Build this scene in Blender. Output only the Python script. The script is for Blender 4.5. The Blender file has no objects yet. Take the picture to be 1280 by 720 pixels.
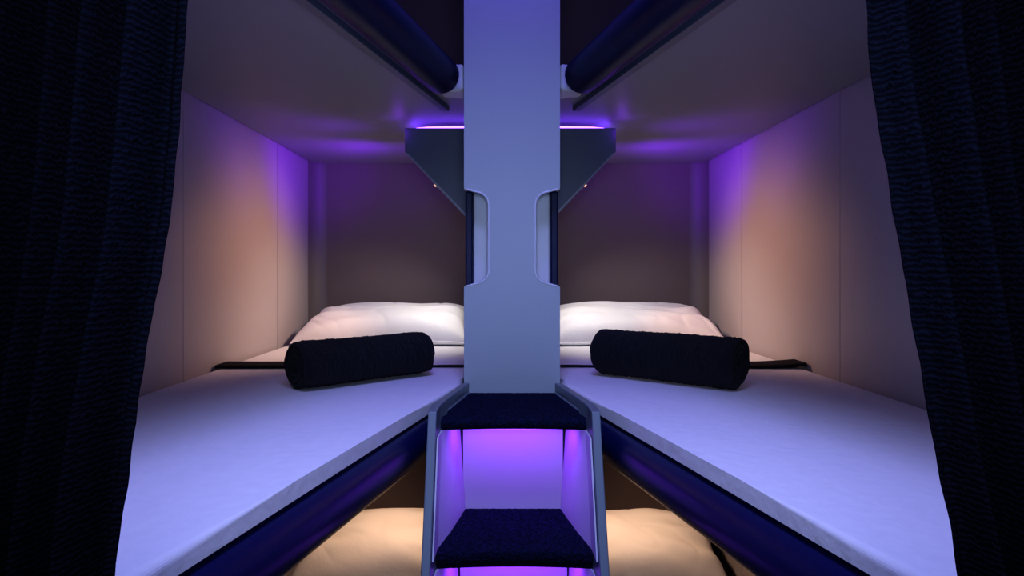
import bpy, bmesh, math, random
from mathutils import Vector, Matrix, noise
random.seed(4)
S = bpy.context.scene
COL = S.collection
PI = math.pi
H = 1.2            # eye height; everything below is built relative to the eye, then lifted

# ------------------------------------------------------------------ materials
def mat(name, col, rough=0.5, metal=0.0, bump=0.0, bscale=200.0, var=0.0, kind='noise', sheen=0.0, coat=0.0, stretch=None, bdist=0.002, spec=None, detail=3.0):
    m = bpy.data.materials.new(name); m.use_nodes = True
    nt = m.node_tree; N = nt.nodes; L = nt.links
    b = N['Principled BSDF']
    b.inputs['Base Color'].default_value = (*col, 1)
    b.inputs['Roughness'].default_value = rough
    b.inputs['Metallic'].default_value = metal
    if spec is not None: b.inputs['Specular IOR Level'].default_value = spec
    if sheen: b.inputs['Sheen Weight'].default_value = sheen
    if coat:
        b.inputs['Coat Weight'].default_value = coat; b.inputs['Coat Roughness'].default_value = .2
    tc = N.new('ShaderNodeTexCoord'); mp = N.new('ShaderNodeMapping')
    L.new(tc.outputs['Object'], mp.inputs['Vector'])
    if stretch: mp.inputs['Scale'].default_value = stretch
    if kind == 'voronoi':
        t = N.new('ShaderNodeTexVoronoi'); out = t.outputs['Distance']
    elif kind == 'wave':
        t = N.new('ShaderNodeTexWave'); t.wave_type = 'BANDS'; t.bands_direction = 'Z'; out = t.outputs['Fac']
        t.inputs['Distortion'].default_value = 5.0; t.inputs['Detail'].default_value = 3.0; t.inputs['Detail Scale'].default_value = 2.4
    else:
        t = N.new('ShaderNodeTexNoise'); t.inputs['Detail'].default_value = detail; out = t.outputs['Fac']
    t.inputs['Scale'].default_value = bscale
    L.new(mp.outputs['Vector'], t.inputs['Vector'])
    if bump:
        bp = N.new('ShaderNodeBump'); bp.inputs['Strength'].default_value = bump; bp.inputs['Distance'].default_value = bdist
        L.new(out, bp.inputs['Height']); L.new(bp.outputs['Normal'], b.inputs['Normal'])
    if var:
        mr = N.new('ShaderNodeMapRange'); mr.inputs['To Min'].default_value = 1 - var; mr.inputs['To Max'].default_value = 1 + var
        L.new(out, mr.inputs['Value'])
        mx = N.new('ShaderNodeVectorMath'); mx.operation = 'SCALE'; mx.inputs[0].default_value = col
        L.new(mr.outputs['Result'], mx.inputs['Scale']); L.new(mx.outputs['Vector'], b.inputs['Base Color'])
    return m
def emis(name, col, strength):
    m = bpy.data.materials.new(name); m.use_nodes = True
    b = m.node_tree.nodes['Principled BSDF']
    b.inputs['Base Color'].default_value = (*col, 1)
    b.inputs['Emission Color'].default_value = (*col, 1)
    b.inputs['Emission Strength'].default_value = strength
    return m
M = dict(
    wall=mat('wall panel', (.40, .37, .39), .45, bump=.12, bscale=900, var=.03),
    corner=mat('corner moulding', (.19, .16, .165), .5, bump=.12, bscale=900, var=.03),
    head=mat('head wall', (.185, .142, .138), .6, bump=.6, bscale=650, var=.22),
    under=mat('bunk underside', (.235, .24, .25), .5, bump=.25, bscale=700, var=.08),
    column=mat('column paint', (.33, .385, .41), .4, bump=.25, bscale=800, var=.03),
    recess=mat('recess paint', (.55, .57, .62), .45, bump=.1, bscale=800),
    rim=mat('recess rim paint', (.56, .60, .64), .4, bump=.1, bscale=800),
    trim=mat('grey trim', (.17, .215, .24), .35, bump=.1, bscale=600),
    fin=mat('wing panel grey', (.070, .088, .125), .4, bump=.15, bscale=700),
    finedge=mat('wing edge grey', (.22, .24, .29), .4, bump=.1, bscale=700),
    navy=mat('navy bumper', (.0022, .0045, .055), .32, bump=.15, bscale=500, spec=.4, coat=.2),
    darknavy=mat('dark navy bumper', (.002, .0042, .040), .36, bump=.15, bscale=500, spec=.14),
    sheet=mat('bed sheet', (.78, .775, .785), .95, bump=.5, bscale=55, detail=8, bdist=.003, spec=.15, var=.05),
    pillow=mat('pillow cotton', (.91, .90, .89), .9, bump=.35, bscale=90, detail=6, bdist=.002, spec=.2),
    blanket=mat('knitted blanket', (.0080, .0085, .0120), .95, bump=1.0, bscale=420, var=.8, sheen=.08, bdist=.005, spec=.12),
    carpet=mat('carpet', (.0070, .0090, .031), 1.0, bump=1.0, bscale=230, var=.6, kind='voronoi', bdist=.003, spec=.12),
    curtain=mat('curtain knit', (.0066, .0075, .0175), .95, bump=.7, bscale=88, var=.55, kind='wave', bdist=.002, spec=.06),
    belt=mat('belt webbing', (.006, .006, .011), .85, bump=.5, bscale=600, spec=.2),
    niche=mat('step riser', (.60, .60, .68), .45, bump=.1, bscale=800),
    floor=mat('floor carpet', (.02, .02, .03), .95, bump=.8, bscale=200, kind='voronoi'),
    purple=emis('purple strip', (.22, .07, 1.0), 8.0),
    stepled=emis('step strip', (.27, .06, 1.0), 3.5),
    lens=emis('edge highlight', (1.0, .62, .38), .7),  # faint glow for a highlight on the wing edge, no bulb there
)

# ------------------------------------------------------------------ helpers
def empty(name, loc):
    o = bpy.data.objects.new(name, None); COL.objects.link(o); o.location = loc; o.empty_display_size = .05
    return o
def tag(o, label, cat, group=None, kind=None):
    if label: o['label'] = label
    if cat: o['category'] = cat
    if group: o['group'] = group
    if kind: o['kind'] = kind
    return o
def obj(name, bm, m, parent=None, smooth=False, bevel=0.0, off=None):
    bmesh.ops.recalc_face_normals(bm, faces=bm.faces[:])
    if parent is not None:
        p = parent; o0 = Vector((0, 0, 0))
        while p: o0 += p.location; p = p.parent
    else:
        xs = [v.co.x for v in bm.verts]; ys = [v.co.y for v in bm.verts]; zs = [v.co.z for v in bm.verts]
        o0 = Vector(((min(xs) + max(xs)) / 2, (min(ys) + max(ys)) / 2, min(zs)))
    bmesh.ops.translate(bm, verts=bm.verts[:], vec=-o0)
    me = bpy.data.meshes.new(name); bm.to_mesh(me); bm.free()
    me.materials.append(m)
    if smooth:
        for p in me.polygons: p.use_smooth = True
    o = bpy.data.objects.new(name, me); COL.objects.link(o)
    if parent is not None: o.parent = parent
    else: o.location = o0
    if bevel:
        b = o.modifiers.new('bevel', 'BEVEL'); b.width = bevel; b.segments = 3; b.limit_method = 'ANGLE'; b.angle_limit = math.radians(35)
    return o
def box(bm, x0, x1, y0, y1, z0, z1):
    vs = [bm.verts.new((x, y, z)) for x in (x0, x1) for y in (y0, y1) for z in (z0, z1)]
    for f in ((0, 1, 3, 2), (4, 6, 7, 5), (0, 4, 5, 1), (2, 3, 7, 6), (0, 2, 6, 4), (1, 5, 7, 3)):
        bm.faces.new([vs[i] for i in f])
def prism(bm, pts, z0, z1, axis='z'):
    P = (lambda a, b, c: (a, b, c)) if axis == 'z' else (lambda a, b, c: (a, c, b))   # axis y: pts are (x, z), extruded in y
    lo = [bm.verts.new(P(a, b, z0)) for a, b in pts]; hi = [bm.verts.new(P(a, b, z1)) for a, b in pts]
    f0 = bm.faces.new(lo); f1 = bm.faces.new(hi)
    n = len(pts)
    for i in range(n): bm.faces.new((lo[i], lo[(i + 1) % n], hi[(i + 1) % n], hi[i]))
    return f0, f1
def tube(bm, pts, r, seg=20, dome=True, up=(0, 0, 1)):
    pts = [Vector(p) for p in pts]; rings = []; up = Vector(up)
    def ring(c, t, rr):
        u = t.cross(up)
        if u.length < 1e-4: u = t.cross(Vector((1, 0, 0)))
        u.normalize(); w = u.cross(t).normalized()
        return [bm.verts.new(c + rr * (math.cos(2 * PI * k / seg) * u + math.sin(2 * PI * k / seg) * w)) for k in range(seg)]
    n = len(pts)
    def tan(i): return (pts[min(i + 1, n - 1)] - pts[max(i - 1, 0)]).normalized()
    if dome:
        t = tan(0)
        for a in (80, 60, 40, 20): rings.append(ring(pts[0] - t * r * .5 * math.sin(math.radians(a)), t, r * math.cos(math.radians(a))))
    for i in range(n): rings.append(ring(pts[i], tan(i), r))
    if dome:
        t = tan(n - 1)
        for a in (20, 40, 60, 80): rings.append(ring(pts[-1] + t * r * .5 * math.sin(math.radians(a)), t, r * math.cos(math.radians(a))))
    for a, b in zip(rings, rings[1:]):
        for k in range(seg): bm.faces.new((a[k], a[(k + 1) % seg], b[(k + 1) % seg], b[k]))
    bm.faces.new(rings[0]); bm.faces.new(rings[-1])
def loft(bm, rings):
    R = [[bm.verts.new(p) for p in r] for r in rings]
    n = len(R[0])
    for a, b in zip(R, R[1:]):
        for k in range(n): bm.faces.new((a[k], a[(k + 1) % n], b[(k + 1) % n], b[k]))
    bm.faces.new(R[0]); bm.faces.new(R[-1])
def flip(bm, s):
    if s > 0: bmesh.ops.scale(bm, verts=bm.verts[:], vec=(-1, 1, 1))   # geometry is modelled for the left (-x) side
    return bm
SIDE = {-1: 'left', 1: 'right'}

# ------------------------------------------------------------------ setting
WX, WY, ZT, ZB, Y0 = .744, 2.43, 1.2, -1.2, -.6
bm = bmesh.new(); box(bm, -.85, .85, Y0, WY + .1, ZB - .05, ZB); tag(obj('floor', bm, M['floor']), 'dark carpeted aisle floor below the bunks', 'floor', kind='structure')
bm = bmesh.new(); box(bm, -.85, .85, Y0, WY + .1, ZT, ZT + .05); tag(obj('ceiling', bm, M['under']), 'dim cabin ceiling above the top bunks', 'ceiling', kind='structure')
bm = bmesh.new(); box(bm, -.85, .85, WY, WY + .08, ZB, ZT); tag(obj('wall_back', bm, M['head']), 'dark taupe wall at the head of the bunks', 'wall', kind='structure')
for s in (-1, 1):
    bm = bmesh.new(); seams = [Y0, .25, .85, 1.45, 2.05, 2.378]
    for a, b in zip(seams, seams[1:]): box(bm, -WX - .02, -WX, a + .0013, b - .0013, ZB, ZT)
    box(bm, -.85, -WX - .004, Y0, WY, ZB, ZT)
    o = obj('wall_' + SIDE[s], flip(bm, s), M['wall']); tag(o, 'pale panelled side wall with vertical seams, ' + SIDE[s] + ' side', 'wall', kind='structure')
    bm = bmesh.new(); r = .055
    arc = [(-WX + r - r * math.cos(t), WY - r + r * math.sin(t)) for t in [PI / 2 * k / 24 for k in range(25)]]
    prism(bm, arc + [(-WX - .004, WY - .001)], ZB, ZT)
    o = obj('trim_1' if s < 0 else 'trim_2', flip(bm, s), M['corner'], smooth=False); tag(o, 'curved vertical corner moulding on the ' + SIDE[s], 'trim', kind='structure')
bm = bmesh.new(); box(bm, -.06, .06, 1.52, WY, ZB, ZT); tag(obj('wall_middle', bm, M['wall']), 'partition between the two stacks of bunks behind the column', 'wall', kind='structure')

# ------------------------------------------------------------------ bunks
def xt(d): return -.125 - .235 * (1.44 - d)       # centre line of bumper rail
def xm(d): return -.113 - .232 * (1.386 - d)      # inner edge of mattress
FOOT = .41
LV = {'top': .499, 'middle': -.246, 'lowest': -.99}
for s in (-1, 1):
    for lv, zt in LV.items():
        sd = SIDE[s]
        root = empty('bunk', (s * .45, 1.4, zt - .094))
        tag(root, {'top': 'topmost bunk seen from underneath with padded navy rail, %s of the column',
                   'middle': 'middle bunk deck with padded navy rail under the lit mattress, %s of the column',
                   'lowest': 'lowest bunk deck near the floor, %s of the steps'}[lv] % sd, 'bunk', 'built-in bunks beside the column')
        th = .039 if lv == 'top' else .0225         # mattress thickness
        bm = bmesh.new(); k = .045
        pts = [(-.7405, FOOT), (xt(FOOT) - k + .02, FOOT), (xt(1.33) - k + .02, 1.33), (-.125, 1.45), (-.109, 1.53), (-.0605, 1.53), (-.0605, WY - .053), (-.0605, WY - .001), (-.687, WY - .001), (-.7405, WY - .057)]
        zb = zt - .094 if lv != 'lowest' else ZB + .001
        prism(bm, pts, zb, zt - th)
        obj('base_panel', flip(bm, s), M['under'], root, bevel=.004)
        # upper rail runs a little further back than the others
        de = {'top': 1.40, 'middle': 1.335, 'lowest': 1.33}[lv]
        sh = -.019 if lv == 'top' else 0
        rr = .0395 if lv == 'top' else .0425
        zc = zt - (.073 if lv == 'top' else th + rr + .0005)
        bm = bmesh.new(); n = 14
        tube(bm, [(xt(FOOT + (de - FOOT) * i / n) + sh, FOOT + (de - FOOT) * i / n, zc) for i in range(n + 1)], rr, 32)
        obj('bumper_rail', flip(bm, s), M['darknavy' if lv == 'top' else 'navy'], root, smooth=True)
        # flat edge strip under the rail
        bm = bmesh.new(); e1 = 1.58 if lv == 'top' else 1.42
        prism(bm, [(xt(FOOT) - .078, FOOT), (xt(FOOT) - .060, FOOT), (xt(e1) - .060, e1), (xt(e1) - .078, e1)], zt - .106, zt - .09)
        obj('edge_strip', flip(bm, s), M['fin'], root, bevel=.001)
        # moulded bracket that closes the rail against the column
        bm = bmesh.new()
        if lv == 'top':
            prism(bm, [(-.106, 1.415), (-.160, 1.432), (-.160, 1.48), (-.106, 1.50)], zt - .100, zt - .04)
        else:
            prism(bm, [(-.109, 1.40), (-.135, 1.36), (-.150, 1.40), (-.140, 1.46), (-.109, 1.50)], zt - .10, zt - th - .001)
        obj('end_bracket', flip(bm, s), M['rim'], root, bevel=.008)
        # mattress
        bm = bmesh.new(); z0 = zt - th + .0005; ins = .075 if lv == 'top' else 0
        if lv == 'top': zm = zt - .006
        else: zm = zt
        mp = [(-.738, FOOT + .01), (xm(FOOT + .01) - ins, FOOT + .01), (xm(.75) - ins, .75), (xm(1.1) - ins, 1.1), (xm(1.384) - ins, 1.384), (-.111 - ins, 1.535), (-.064, 1.535 + ins), (-.064, WY - .004), (-.685, WY - .004), (-.738, WY - .06)]
        f0, f1 = prism(bm, mp, z0, zm)
        bmesh.ops.bevel(bm, geom=list(f1.edges), offset=.015, segments=6, profile=.5, affect='EDGES')
        o = obj('mattress', flip(bm, s), M['sheet'])
        tag(o, {'top': 'thin mattress on the topmost bunk, %s side', 'middle': 'long pale mattress under the rolled dark blanket, %s of the column',
                'lowest': 'mattress of the lowest bunk under the warm-lit pillow, %s of the steps'}[lv] % sd, 'mattress', 'bunk mattresses')

# ------------------------------------------------------------------ column with grab recesses
col = empty('column', (0, 1.45, ZB))
tag(col, 'pale square central column with a rounded grab recess on each side', 'column')
zr0, zr1 = -.034, .176
def notch():      # left side notch, from top to bottom, points (x, z) for the left edge
    P = [(-.104, zr1), (-.098, zr1 - .0003), (-.092, zr1 - .0012), (-.087, zr1 - .003)]
    r = .029; cx, cz = -.0510 - r, zr1 - .0345
    for a in range(84, -1, -6): P.append((cx + r * math.cos(math.radians(a)), cz + r * math.sin(math.radians(a))))
    cz2 = zr0 + .0345
    for a in range(0, -85, -6): P.append((cx + r * math.cos(math.radians(a)), cz2 + r * math.sin(math.radians(a))))
    P += [(-.087, zr0 + .003), (-.092, zr0 + .0012), (-.098, zr0 + .0003), (-.104, zr0)]
    return P
nl = notch(); nr = [(-x, z) for x, z in reversed(nl)]
outline = [(-.104, ZT)] + nl + [(-.104, ZB), (.104, ZB)] + nr + [(.104, ZT)]
bm = bmesh.new(); prism(bm, outline, 1.386, 1.412, 'y')
obj('front_panel', bm, M['column'], col)
bm = bmesh.new()
box(bm, -.104, .104, 1.4121, 1.52, ZB, zr0 - .001); box(bm, -.104, .104, 1.4121, 1.52, zr1 + .001, ZT)
obj('column_body', bm, M['column'], col)
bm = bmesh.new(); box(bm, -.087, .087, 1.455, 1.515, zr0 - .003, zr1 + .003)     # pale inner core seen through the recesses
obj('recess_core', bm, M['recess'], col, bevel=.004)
for s in (-1, 1):
    bm = bmesh.new(); box(bm, -.1035, -.0875, 1.432, 1.51, zr0 - .001, zr1 + .001)
    obj('grab_bar', flip(bm, s), M['darknavy'], col, bevel=.003)
    bm = bmesh.new(); tube(bm, [(x + .0006, 1.3868, z) for x, z in nl[1:-1]], .0024, 10, up=(0, 1, 0))
    obj('recess_rim', flip(bm, s), M['rim'], col, smooth=True)

# ------------------------------------------------------------------ steps
lad = empty('steps', (0, 1.1, ZB))
tag(lad, 'carpeted boarding steps with purple lights under each tread below the column', 'steps')
def fz(z): return 1.10 - .43 * (-.246 - z)
STEP = [-.265, -.464, -.663, -.862, -1.06]
TH = [.021, .031, .031, .031, .031]
def side_pts(z, top):
    f = fz(z)
    if top: outer = [(.148, f), (.147, f + .06), (.138, f + .12), (.107, 1.384)]
    else: outer = [(.148, f), (.146, f + .06), (.114, f + .2), (.097, 1.384)]
    return outer
def half_in(d, z):
    f = fz(z); t = d - f
    if t <= .06: return .133 - .002 * t / .06
    if t <= .2: return .131 - .032 * (t - .06) / .14
    return .099 - .017 * min(1, (d - f - .2) / max(.01, 1.384 - f - .2))
for s in (-1, 1):
    rings = []
    for z, top in [(-.243, True), (-.262, True), (-.285, False), (-.36, False), (-.46, False), (-.655, False), (-.85, False), (ZB, False)]:
        o_ = side_pts(z, top)
        rings.append([(-x, y, z) for x, y in o_] + [(-(x - .0145), y, z) for x, y in reversed(o_)])
    bm = bmesh.new(); loft(bm, rings)
    obj('side_panel', flip(bm, s), M['trim'], lad, bevel=.0018)
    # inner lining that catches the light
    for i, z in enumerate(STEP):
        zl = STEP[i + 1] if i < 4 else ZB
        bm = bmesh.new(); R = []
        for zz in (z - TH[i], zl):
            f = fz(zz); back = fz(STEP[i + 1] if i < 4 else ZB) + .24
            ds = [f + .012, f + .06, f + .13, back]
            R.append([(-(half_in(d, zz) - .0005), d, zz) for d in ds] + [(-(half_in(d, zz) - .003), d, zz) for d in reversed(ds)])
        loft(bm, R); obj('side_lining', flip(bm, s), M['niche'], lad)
for i, z in enumerate(STEP):
    f = fz(z); fr = f + .052; bk = 1.384 if i == 0 else f + .24
    bm = bmesh.new(); nx, ny = (200, 160) if i < 2 else (40, 30)
    def P(u, v, dz, zz=z, fr=fr, bk=bk):
        d = fr + (bk - fr) * v; w = half_in(d, zz) - .001
        if i == 0 and d > 1.2: w = min(.131, .131 - .032 * (d - 1.16) / .18)
        bow = .008 * (1 - u * u) * (1 - v)
        return Vector((u * w, d + bow, zz + dz))
    grid = []
    for j in range(ny + 1):
        row = []
        for k_ in range(nx + 1):
            u = -1 + 2 * k_ / nx; v = j / ny
            p = P(u, v, 0)
            q = Vector((p.x + .0012 * noise.noise(p * 60), p.y + .0012 * noise.noise(p * 60 + Vector((9, 0, 0))), 0))
            fade = min(1, (1 - abs(u)) / .07, v / .10, (1 - v) / .07)
            quilt = abs(math.sin((q.x + q.y) * PI / .0165)) * abs(math.sin((q.y - q.x) * PI / .0165))
            nz = .0056 * fade * (quilt ** .6 - .5) + noise.noise(p * 310) * .0009
            edge = 0
            if v < .07: edge = -.006 * (1 - v / .07) ** 2
            p.z += nz + edge; row.append(bm.verts.new(p))
        grid.append(row)
    for j in range(ny):
        for k_ in range(nx): bm.faces.new((grid[j][k_], grid[j][k_ + 1], grid[j + 1][k_ + 1], grid[j + 1][k_]))
    # boundary skirt
    loop = [grid[0][k_] for k_ in range(nx + 1)] + [grid[j][nx] for j in range(1, ny + 1)] + [grid[ny][k_] for k_ in range(nx - 1, -1, -1)] + [grid[j][0] for j in range(ny - 1, 0, -1)]
    low = []
    for v in loop:
        low.append(bm.verts.new((v.co.x, v.co.y + (.003 if v.co.y < fr + .012 else 0), z - TH[i])))
    n = len(loop)
    for a in range(n): bm.faces.new((loop[a], loop[(a + 1) % n], low[(a + 1) % n], low[a]))
    bm.faces.new(low)
    obj('tread', bm, M['carpet'], lad, smooth=True)
    zl = STEP[i + 1] if i < 4 else ZB
    bk2 = fz(zl) + .24
    bm = bmesh.new(); box(bm, -.097, .097, bk2, bk2 + .008, zl, z - TH[i] - .0005)
    obj('riser', bm, M['niche'], lad)
    bm = bmesh.new(); box(bm, -.112, .112, fr + .03, fr + .042, z - TH[i] - .0055, z - TH[i] - .0002)
    obj('light_strip', bm, M['stepled'], lad)['label'] = 'purple light strip'

# ------------------------------------------------------------------ hanging wing panels with strip light
for s in (-1, 1):
    root = empty('wing_panel', (s * .17, 1.78, .09))
    tag(root, 'dark grey angled wing panel with purple glow on top, %s of the column' % SIDE[s], 'wing panel', 'lit wing panels')
    pl = [(-.284, .383), (-.284, .318), (-.06, .085), (-.06, .383)]
    bm = bmesh.new(); prism(bm, pl, 1.72, 1.78, 'y'); obj('panel_body', flip(bm, s), M['fin'], root, bevel=.003)
    # tapering lower wing that recedes behind the front plate
    bm = bmesh.new()
    A = [(-.282, 1.7805, .382), (-.282, 1.7805, .319), (-.06, 1.7805, .088), (-.06, 1.7805, .382)]
    B = [(-.262, 1.90, .382), (-.262, 1.90, .345), (-.06, 1.90, .16), (-.06, 1.90, .382)]
    loft(bm, [A, B]); obj('panel_rear', flip(bm, s), M['finedge'], root, bevel=.002)
    bm = bmesh.new()
    prism(bm, [(-.281, .3145), (-.2765, .3155), (-.06, .0905), (-.06, .0805)], 1.7195, 1.7795, 'y')
    obj('lower_edge', flip(bm, s), M['finedge'], root)['label'] = 'lighter grey sloping edge'
    # the strip follows the top of the panel and sweeps round its outer end
    bm = bmesh.new(); path = [(-.0605, 1.728), (-.12, 1.729), (-.18, 1.733), (-.225, 1.740), (-.255, 1.752), (-.272, 1.772), (-.278, 1.80), (-.274, 1.84), (-.258, 1.872), (-.23, 1.886), (-.16, 1.888), (-.0605, 1.888)]
    loft(bm, [[(x, y, .3835), (x + .006 * (1 if i > 3 else 0), y + (.006 if i < 6 else -.006), .3835), (x + .006 * (1 if i > 3 else 0), y + (.006 if i < 6 else -.006), .3905), (x, y, .3905)] for i, (x, y) in enumerate(path)])
    obj('light_strip', flip(bm, s), M['purple'], root)['label'] = 'glowing purple strip'
    bm = bmesh.new(); box(bm, -.10, -.0605, 1.78, 1.86, .3825, .4048)
    obj('mounting_bracket', flip(bm, s), M['fin'], root)
    bm = bmesh.new(); tube(bm, [(-.150, 1.8995, .27), (-.158, 1.925, .262)], .016, 20)
    rl = obj('reading_light', flip(bm, s), M['trim'], root, smooth=True)
    bm = bmesh.new(); tube(bm, [(-.205, 1.755, .2335), (-.2065, 1.755, .232)], .0042, 14)
    obj('highlight_dot', flip(bm, s), M['lens'], root, smooth=True)['label'] = 'small warm highlight on the sloping edge'  # glowing dot stands in for a tiny highlight on the edge

# ------------------------------------------------------------------ pillows
def pillow(cx, cy, zt, a, b, T, seed, tilt, rz, pu=6.0, pv=3.6, wr=1.0, crease=1.0, taper=.10):
    bm = bmesh.new(); nu, nv = 120, 90; G = {}
    for side in (1, -1):
        for i in range(nu + 1):
            for j in range(nv + 1):
                # cluster samples toward the rim so that the ends stay round
                u = math.sin(PI / 2 * (-1 + 2 * i / nu)); v = math.sin(PI / 2 * (-1 + 2 * j / nv))
                rim = i in (0, nu) or j in (0, nv)
                if rim and side == -1: G[(side, i, j)] = G[(1, i, j)]; continue
                h = max(0, (1 - abs(u) ** pu)) ** .5 * max(0, (1 - abs(v) ** pv)) ** .5
                h *= 1 - taper * u * u
                x = a * u * (1 - .08 * (1 - v * v) * (abs(u) ** 3)) ; y = b * v * (1 - .08 * (1 - u * u) * (abs(v) ** 3))
                w = noise.noise(Vector((x * 6 + seed, y * 7, side))) * .14 * wr
                cr = abs(noise.noise(Vector((x * 6 + seed * 2, y * 10 + x * 5, 3)))); w += -.12 * wr * crease * math.exp(-(cr / .06) ** 2)
                # soft folds fanning in from the short ends
                fan = max(0, abs(u) - .2) / .8
                w += -.20 * wr * fan * (.5 + .5 * math.sin(v * 9 / (.45 + .55 * abs(u)) + seed + 2 * noise.noise(Vector((u * 2.4, v * 1.5, seed)))))
                z = T * h * (1 + w) if side > 0 else -T * .30 * h
                G[(side, i, j)] = bm.verts.new((x, y, z + .010 * noise.noise(Vector((u * 2.2 + seed, v * 2, 7))) * (1 - h)))
    for side in (1, -1):
        for i in range(nu):
            for j in range(nv): bm.faces.new((G[(side, i, j)], G[(side, i + 1, j)], G[(side, i + 1, j + 1)], G[(side, i, j + 1)]))
    bmesh.ops.rotate(bm, verts=bm.verts[:], cent=(0, 0, 0), matrix=Matrix.Rotation(math.radians(tilt), 3, 'X'))
    bmesh.ops.rotate(bm, verts=bm.verts[:], cent=(0, 0, 0), matrix=Matrix.Rotation(math.radians(rz), 3, 'Z'))
    mz = min(v.co.z for v in bm.verts)
    bmesh.ops.translate(bm, verts=bm.verts[:], vec=(cx, cy, zt - mz + .0005))
    idx = [(i, 0) for i in range(nu)] + [(nu, j) for j in range(nv)] + [(i, nv) for i in range(nu, 0, -1)] + [(0, j) for j in range(nv, 0, -1)]
    rimpts = []
    for i, j in idx:
        c = G[(1, i, j)].co.copy()
        if not rimpts or (c - rimpts[-1]).length > .004: rimpts.append(c)
    return bm, rimpts
def make_pillow(args, label):
    bm, rim = pillow(*args)
    o = obj('pillow', bm, M['pillow'], smooth=True); tag(o, label, 'pillow', 'white bunk pillows')
    zf = o.location.z
    bm = bmesh.new(); tube(bm, [(p.x, p.y, max(p.z, zf + .0024)) for p in rim], .0022, 8, dome=False)
    obj('seam', bm, M['pillow'], o, smooth=True)
    return o
for s in (-1, 1):
    make_pillow((s * .416, 2.235, LV['middle'], .290, .172, .078, 3 + s, 10, s * 1.5, 10.0, 4.0, 1.2, .25, .04), 'plump white pillow behind the rolled blanket on the %s middle bunk' % SIDE[s])
    make_pillow((s * .414, 2.14, LV['lowest'], .276, .172, .106, 9 + 3 * s, 10, s * -3, 9.0, 3.6, 1.0, .15, .06), 'warm-lit cream pillow on the lowest bunk, %s of the steps' % SIDE[s])

# ------------------------------------------------------------------ rolled blankets
def roll(R, Lh, turns, seed):
    bm = bmesh.new(); n = int(turns * 40); r0 = .005; pitch = (R - r0) / turns; th = pitch * .80
    outer = []; inner = []
    for k in range(n + 1):
        t = k / n * turns; a = 2 * PI * t + seed
        ro = r0 + pitch * t
        outer.append((ro * math.cos(a), ro * math.sin(a))); ri = max(.001, ro - th)
        inner.append((ri * math.cos(a), ri * math.sin(a)))
    sec = outer + inner[::-1]; nl_ = 140; rings = []
    for q in range(nl_ + 1):
        x = -Lh + 2 * Lh * q / nl_; e = abs(x / Lh)
        soft = 1 - .06 * max(0, (e - .9) / .1) ** 2.5
        ring = []
        for m_i, (y, z) in enumerate(sec):
            p = Vector((x, y, z)); rr = math.hypot(y, z)
            w = 1 + (noise.noise(Vector((x * 7 + seed, y * 6, z * 6))) * .035 + noise.noise(Vector((x * 45, y * 45, z * 45 + seed))) * .025 + noise.noise(Vector((x * 230, y * 230, z * 230 + seed))) * .05) * (rr / R)
            ex = (noise.noise(Vector((rr * 150, seed * 3, math.atan2(z, y) * .7))) * .006 * max(0, (e - .86) / .14)) * (1 if x > 0 else -1)
            k = 1 + (soft - 1) * (rr / R) ** 2
            ring.append((x + ex, y * w * k * 1.01, z * w * k * (.98 if z > 0 else .94)))
        rings.append(ring)
    R_ = [[bm.verts.new(p) for p in r] for r in rings]; m_ = len(sec)
    for a, b in zip(R_, R_[1:]):
        for k in range(m_): bm.faces.new((a[k], a[(k + 1) % m_], b[(k + 1) % m_], b[k]))
    half = len(outer)
    for rg in (R_[0], R_[-1]):
        for k in range(half - 1): bm.faces.new((rg[k], rg[k + 1], rg[m_ - 2 - k], rg[m_ - 1 - k]))
    return bm
for s in (-1, 1):
    bm = roll(.0580, .158 if s < 0 else .165, 4.4, 1.3 if s < 0 else 2.0)
    ang = 42 if s < 0 else -40
    bmesh.ops.rotate(bm, verts=bm.verts[:], cent=(0, 0, 0), matrix=Matrix.Rotation(math.radians(ang), 3, 'Z'))
    mz = min(v.co.z for v in bm.verts)
    bmesh.ops.translate(bm, verts=bm.verts[:], vec=((-.332 if s < 0 else .342), (1.423 if s < 0 else 1.415), LV['middle'] - mz + .0005))
    o = obj('blanket', bm, M['blanket'], smooth=True)
    tag(o, 'black knitted blanket rolled into a cylinder on the %s mattress' % SIDE[s], 'blanket', 'rolled blankets')

# ------------------------------------------------------------------ restraint belts across the mattresses
for s in (-1, 1):
    z0 = LV['middle'] + .0006
    root = empty('seat_belt', (s * .43, 1.63, z0))
    tag(root, 'black belt lying across the %s mattress behind the blanket, padded near the wall' % SIDE[s], 'belt', 'bunk belts')
    bm = bmesh.new(); n = 30; R = []
    for k in range(n + 1):
        x = -.728 + (.728 - .068) * k / n; y = 1.632 + .004 * math.sin(x * 9); zz = z0 + .0015 + .001 * math.sin(x * 31)
        R.append([(x, y - .013, zz - .0012), (x, y + .013, zz - .0012), (x, y + .013, zz + .0014), (x, y - .013, zz + .0014)])
    loft(bm, R); obj('strap', flip(bm, s), M['belt'], root, smooth=False)
    bm = bmesh.new(); R = []; n = 30
    for k in range(n + 1):
        x = -.737 + .25 * k / n; y = 1.632 + .004 * math.sin(x * 9); e = min(1, (n - k) / 2); w = .012 + .026 * e; h = .003 + .005 * e
        lift = (.007 if s > 0 else .001) * max(0, 1 - k / 14) ** 1.6
        R.append([(x, y - w, z0 + .001 + lift), (x, y + w, z0 + .001 + lift), (x, y + w, z0 + h * .8 + lift), (x, y + w * .9, z0 + h + lift), (x, y - w * .9, z0 + h + lift), (x, y - w, z0 + h * .8 + lift)])
    loft(bm, R); obj('padded_sleeve', flip(bm, s), M['belt'], root, smooth=False)
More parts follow.
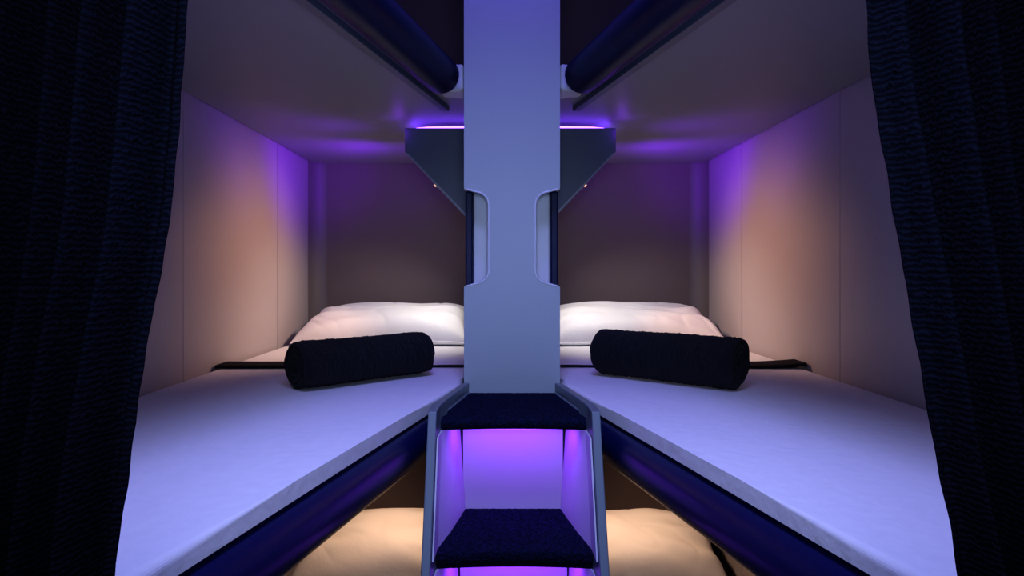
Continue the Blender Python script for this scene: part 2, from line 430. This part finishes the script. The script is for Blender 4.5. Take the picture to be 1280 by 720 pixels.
# a dark strap beside the outer end of the lower right pillow
zl_ = LV['lowest']
bm = bmesh.new(); R = []
for x, y, z in [(.736, 2.34, zl_ + .085), (.730, 2.30, zl_ + .055), (.724, 2.25, zl_ + .022), (.722, 2.19, zl_ + .006), (.720, 2.10, zl_ + .002), (.718, 1.98, zl_ + .002), (.716, 1.82, zl_ + .002), (.716, 1.66, zl_ + .002)]:
    R.append([(x - .012, y, z - .001), (min(.742, x + .012), y, z - .001), (min(.742, x + .012), y, z + .003), (x - .012, y, z + .003)])
loft(bm, R)
tag(obj('strap', bm, M['belt']), 'dark strap lying between the lowest right pillow and the side wall', 'strap')

# ------------------------------------------------------------------ curtains
EDGE = {-1: [(.6, .190), (.152, .196), (.085, .202), (.026, .206), (-.028, .2175), (-.14, .2355), (-.172, .238), (-.4, .253), (-1.2, .273)],
        1: [(.6, .175), (.152, .187), (.085, .194), (.017, .2055), (-.05, .218), (-.118, .228), (-.172, .241), (-.4, .265), (-1.2, .285)]}
def edge(s, z):
    E = EDGE[s]
    if z >= E[0][0]: return E[0][1]
    for (z1, x1), (z2, x2) in zip(E, E[1:]):
        if z <= z1 and z >= z2: return x1 + (x2 - x1) * (z1 - z) / (z1 - z2)
    return E[-1][1]
for s in (-1, 1):
    bm = bmesh.new(); nu, nz = 520, 420; G = []
    zb, ztop = ZB + .01, ZT - .002
    for j in range(nz + 1):
        z = zb + (ztop - zb) * j / nz; row = []
        e = sum(edge(s, z + dz) for dz in (-.03, -.015, 0, .015, .03)) / 5
        wob = .0022 * noise.noise(Vector((z * 13, s * 3, 0))) + .0012 * noise.noise(Vector((z * 45, s * 7, 2)))
        for i in range(nu + 1):
            u = i / nu; x = e + (.72 - e) * u
            ph = 2 * PI * 22 * (u + .010 * math.sin(5 * u + 1.6 * z + s) + .004 * math.sin(3.1 * z + 9 * u)) + .4 * math.sin(z * 2 + s)
            k = min(1, u / .04); k = k * k * (3 - 2 * k)
            y = .362 + k * (-.006 + .017 * math.sin(ph) + .006 * math.sin(ph * .43 + 1)) + .0010 * noise.noise(Vector((x * 70, z * 30, s)))
            row.append(bm.verts.new((s * (x + wob * (1 - k)), y, z)))
        G.append(row)
    for j in range(nz):
        for i in range(nu): bm.faces.new((G[j][i], G[j][i + 1], G[j + 1][i + 1], G[j + 1][i]))
    o = obj('curtain', bm, M['curtain'], smooth=True)
    md = o.modifiers.new('thick', 'SOLIDIFY'); md.thickness = .0012
    tag(o, 'heavy black ribbed curtain drawn aside at the %s edge of the view' % SIDE[s], 'curtain', 'drawn-back curtains')

# ------------------------------------------------------------------ lights
def area(name, loc, target, sx, sy, col_, power, spread=180):
    l = bpy.data.lights.new(name, 'AREA'); l.shape = 'RECTANGLE'; l.size = sx; l.size_y = sy; l.color = col_; l.energy = power
    l.spread = math.radians(spread)
    o = bpy.data.objects.new(name, l); COL.objects.link(o); o.location = loc
    o.rotation_euler = (Vector(target) - Vector(loc)).to_track_quat('-Z', 'Y').to_euler(); return o
def spot(name, loc, target, col_, power, angle, blend=.8, size=.03):
    l = bpy.data.lights.new(name, 'SPOT'); l.color = col_; l.energy = power; l.spot_size = math.radians(angle); l.spot_blend = blend; l.shadow_soft_size = size
    o = bpy.data.objects.new(name, l); COL.objects.link(o); o.location = loc
    o.rotation_euler = (Vector(target) - Vector(loc)).to_track_quat('-Z', 'Y').to_euler(); return o
def point(name, loc, col_, power, size=.02):
    l = bpy.data.lights.new(name, 'POINT'); l.color = col_; l.energy = power; l.shadow_soft_size = size
    o = bpy.data.objects.new(name, l); COL.objects.link(o); o.location = loc; return o
area('aisle_light', (0, .44, 1.05), (0, .66, -.3), .28, .28, (.34, .39, 1.0), 5.4, 106)
area('aisle_fill', (0, -.15, .06), (0, 1.4, .06), .22, .30, (.50, .66, 1.0), 1.15, 80)
area('column_top_fill', (0, .9, 1.15), (0, 1.386, .55), .2, .08, (.22, .12, 1.0), 1.8, 120)  # unseen violet fill, added for the gradient on the column top
for s in (-1, 1):
    area('side_fill', (s * .06, .46, .16), (s * .744, 1.12, .06), .14, .16, (.56, .50, 1.0), .50, 120)
    point('strip_glow', (s * .297, 1.70, .372), (.26, .03, 1.0), .05, .015)
    spot('strip_beam', (s * .38, 2.02, .27), (s * .744, 2.22, .42), (.24, .01, 1.0), 7.5, 104, 1.0, .08)
    spot('strip_beam', (s * .36, 1.80, .27), (s * .744, 1.78, .45), (.24, .01, 1.0), 2.2, 96, 1.0, .08)
    spot('strip_beam', (s * .30, 2.00, .28), (s * .46, 2.43, .48), (.24, .01, 1.0), 2.0, 100, 1.0, .08)
    spot('reading_lamp', (s * .20, 1.92, .14), (s * .744, 1.90, -.03), (1.0, .52, .29), 8.5, 98, 1.0, .02)
    spot('reading_lamp', (s * .14, 2.02, .24), (s * .42, 2.10, -.18), (1.0, .93, .86), 7.2, 104, 1.0, .02)
    spot('reading_lamp', (s * .26, 1.99, -.42), (s * .46, 2.07, -.92), (1.0, .62, .40), 8, 92, 1.0, .02)
    point('upper_glow', (s * .35, 1.9, .95), (.30, .05, .9), .12, .03)
for i, z in enumerate(STEP):
    f = fz(z)
    area('step_lamp', (0, f + .10, z - TH[i] - .007), (0, f + .14, z - .2), .2, .03, (.30, .03, 1.0), .25)
w = bpy.data.worlds.new('world'); S.world = w; w.use_nodes = True
w.node_tree.nodes['Background'].inputs['Color'].default_value = (.2, .28, .9, 1)
w.node_tree.nodes['Background'].inputs['Strength'].default_value = .012

# ------------------------------------------------------------------ camera
cd = bpy.data.cameras.new('camera'); cam = bpy.data.objects.new('camera', cd); COL.objects.link(cam)
cam.location = (-.018, 0, 0); cam.rotation_euler = (PI / 2, 0, 0)
cd.sensor_width = 36; cd.lens = 22.5; cd.shift_x = 10.4 / 1280; cd.shift_y = -22 / 1280; cd.clip_start = .01
S.camera = cam
for o in list(COL.objects):
    if o.parent is None: o.location.z += H
S.view_settings.view_transform = 'Standard'
try:
    S.view_settings.look = 'Medium High Contrast'
except Exception as e:
    print('look not available', e)
    S.view_settings.gamma = .88
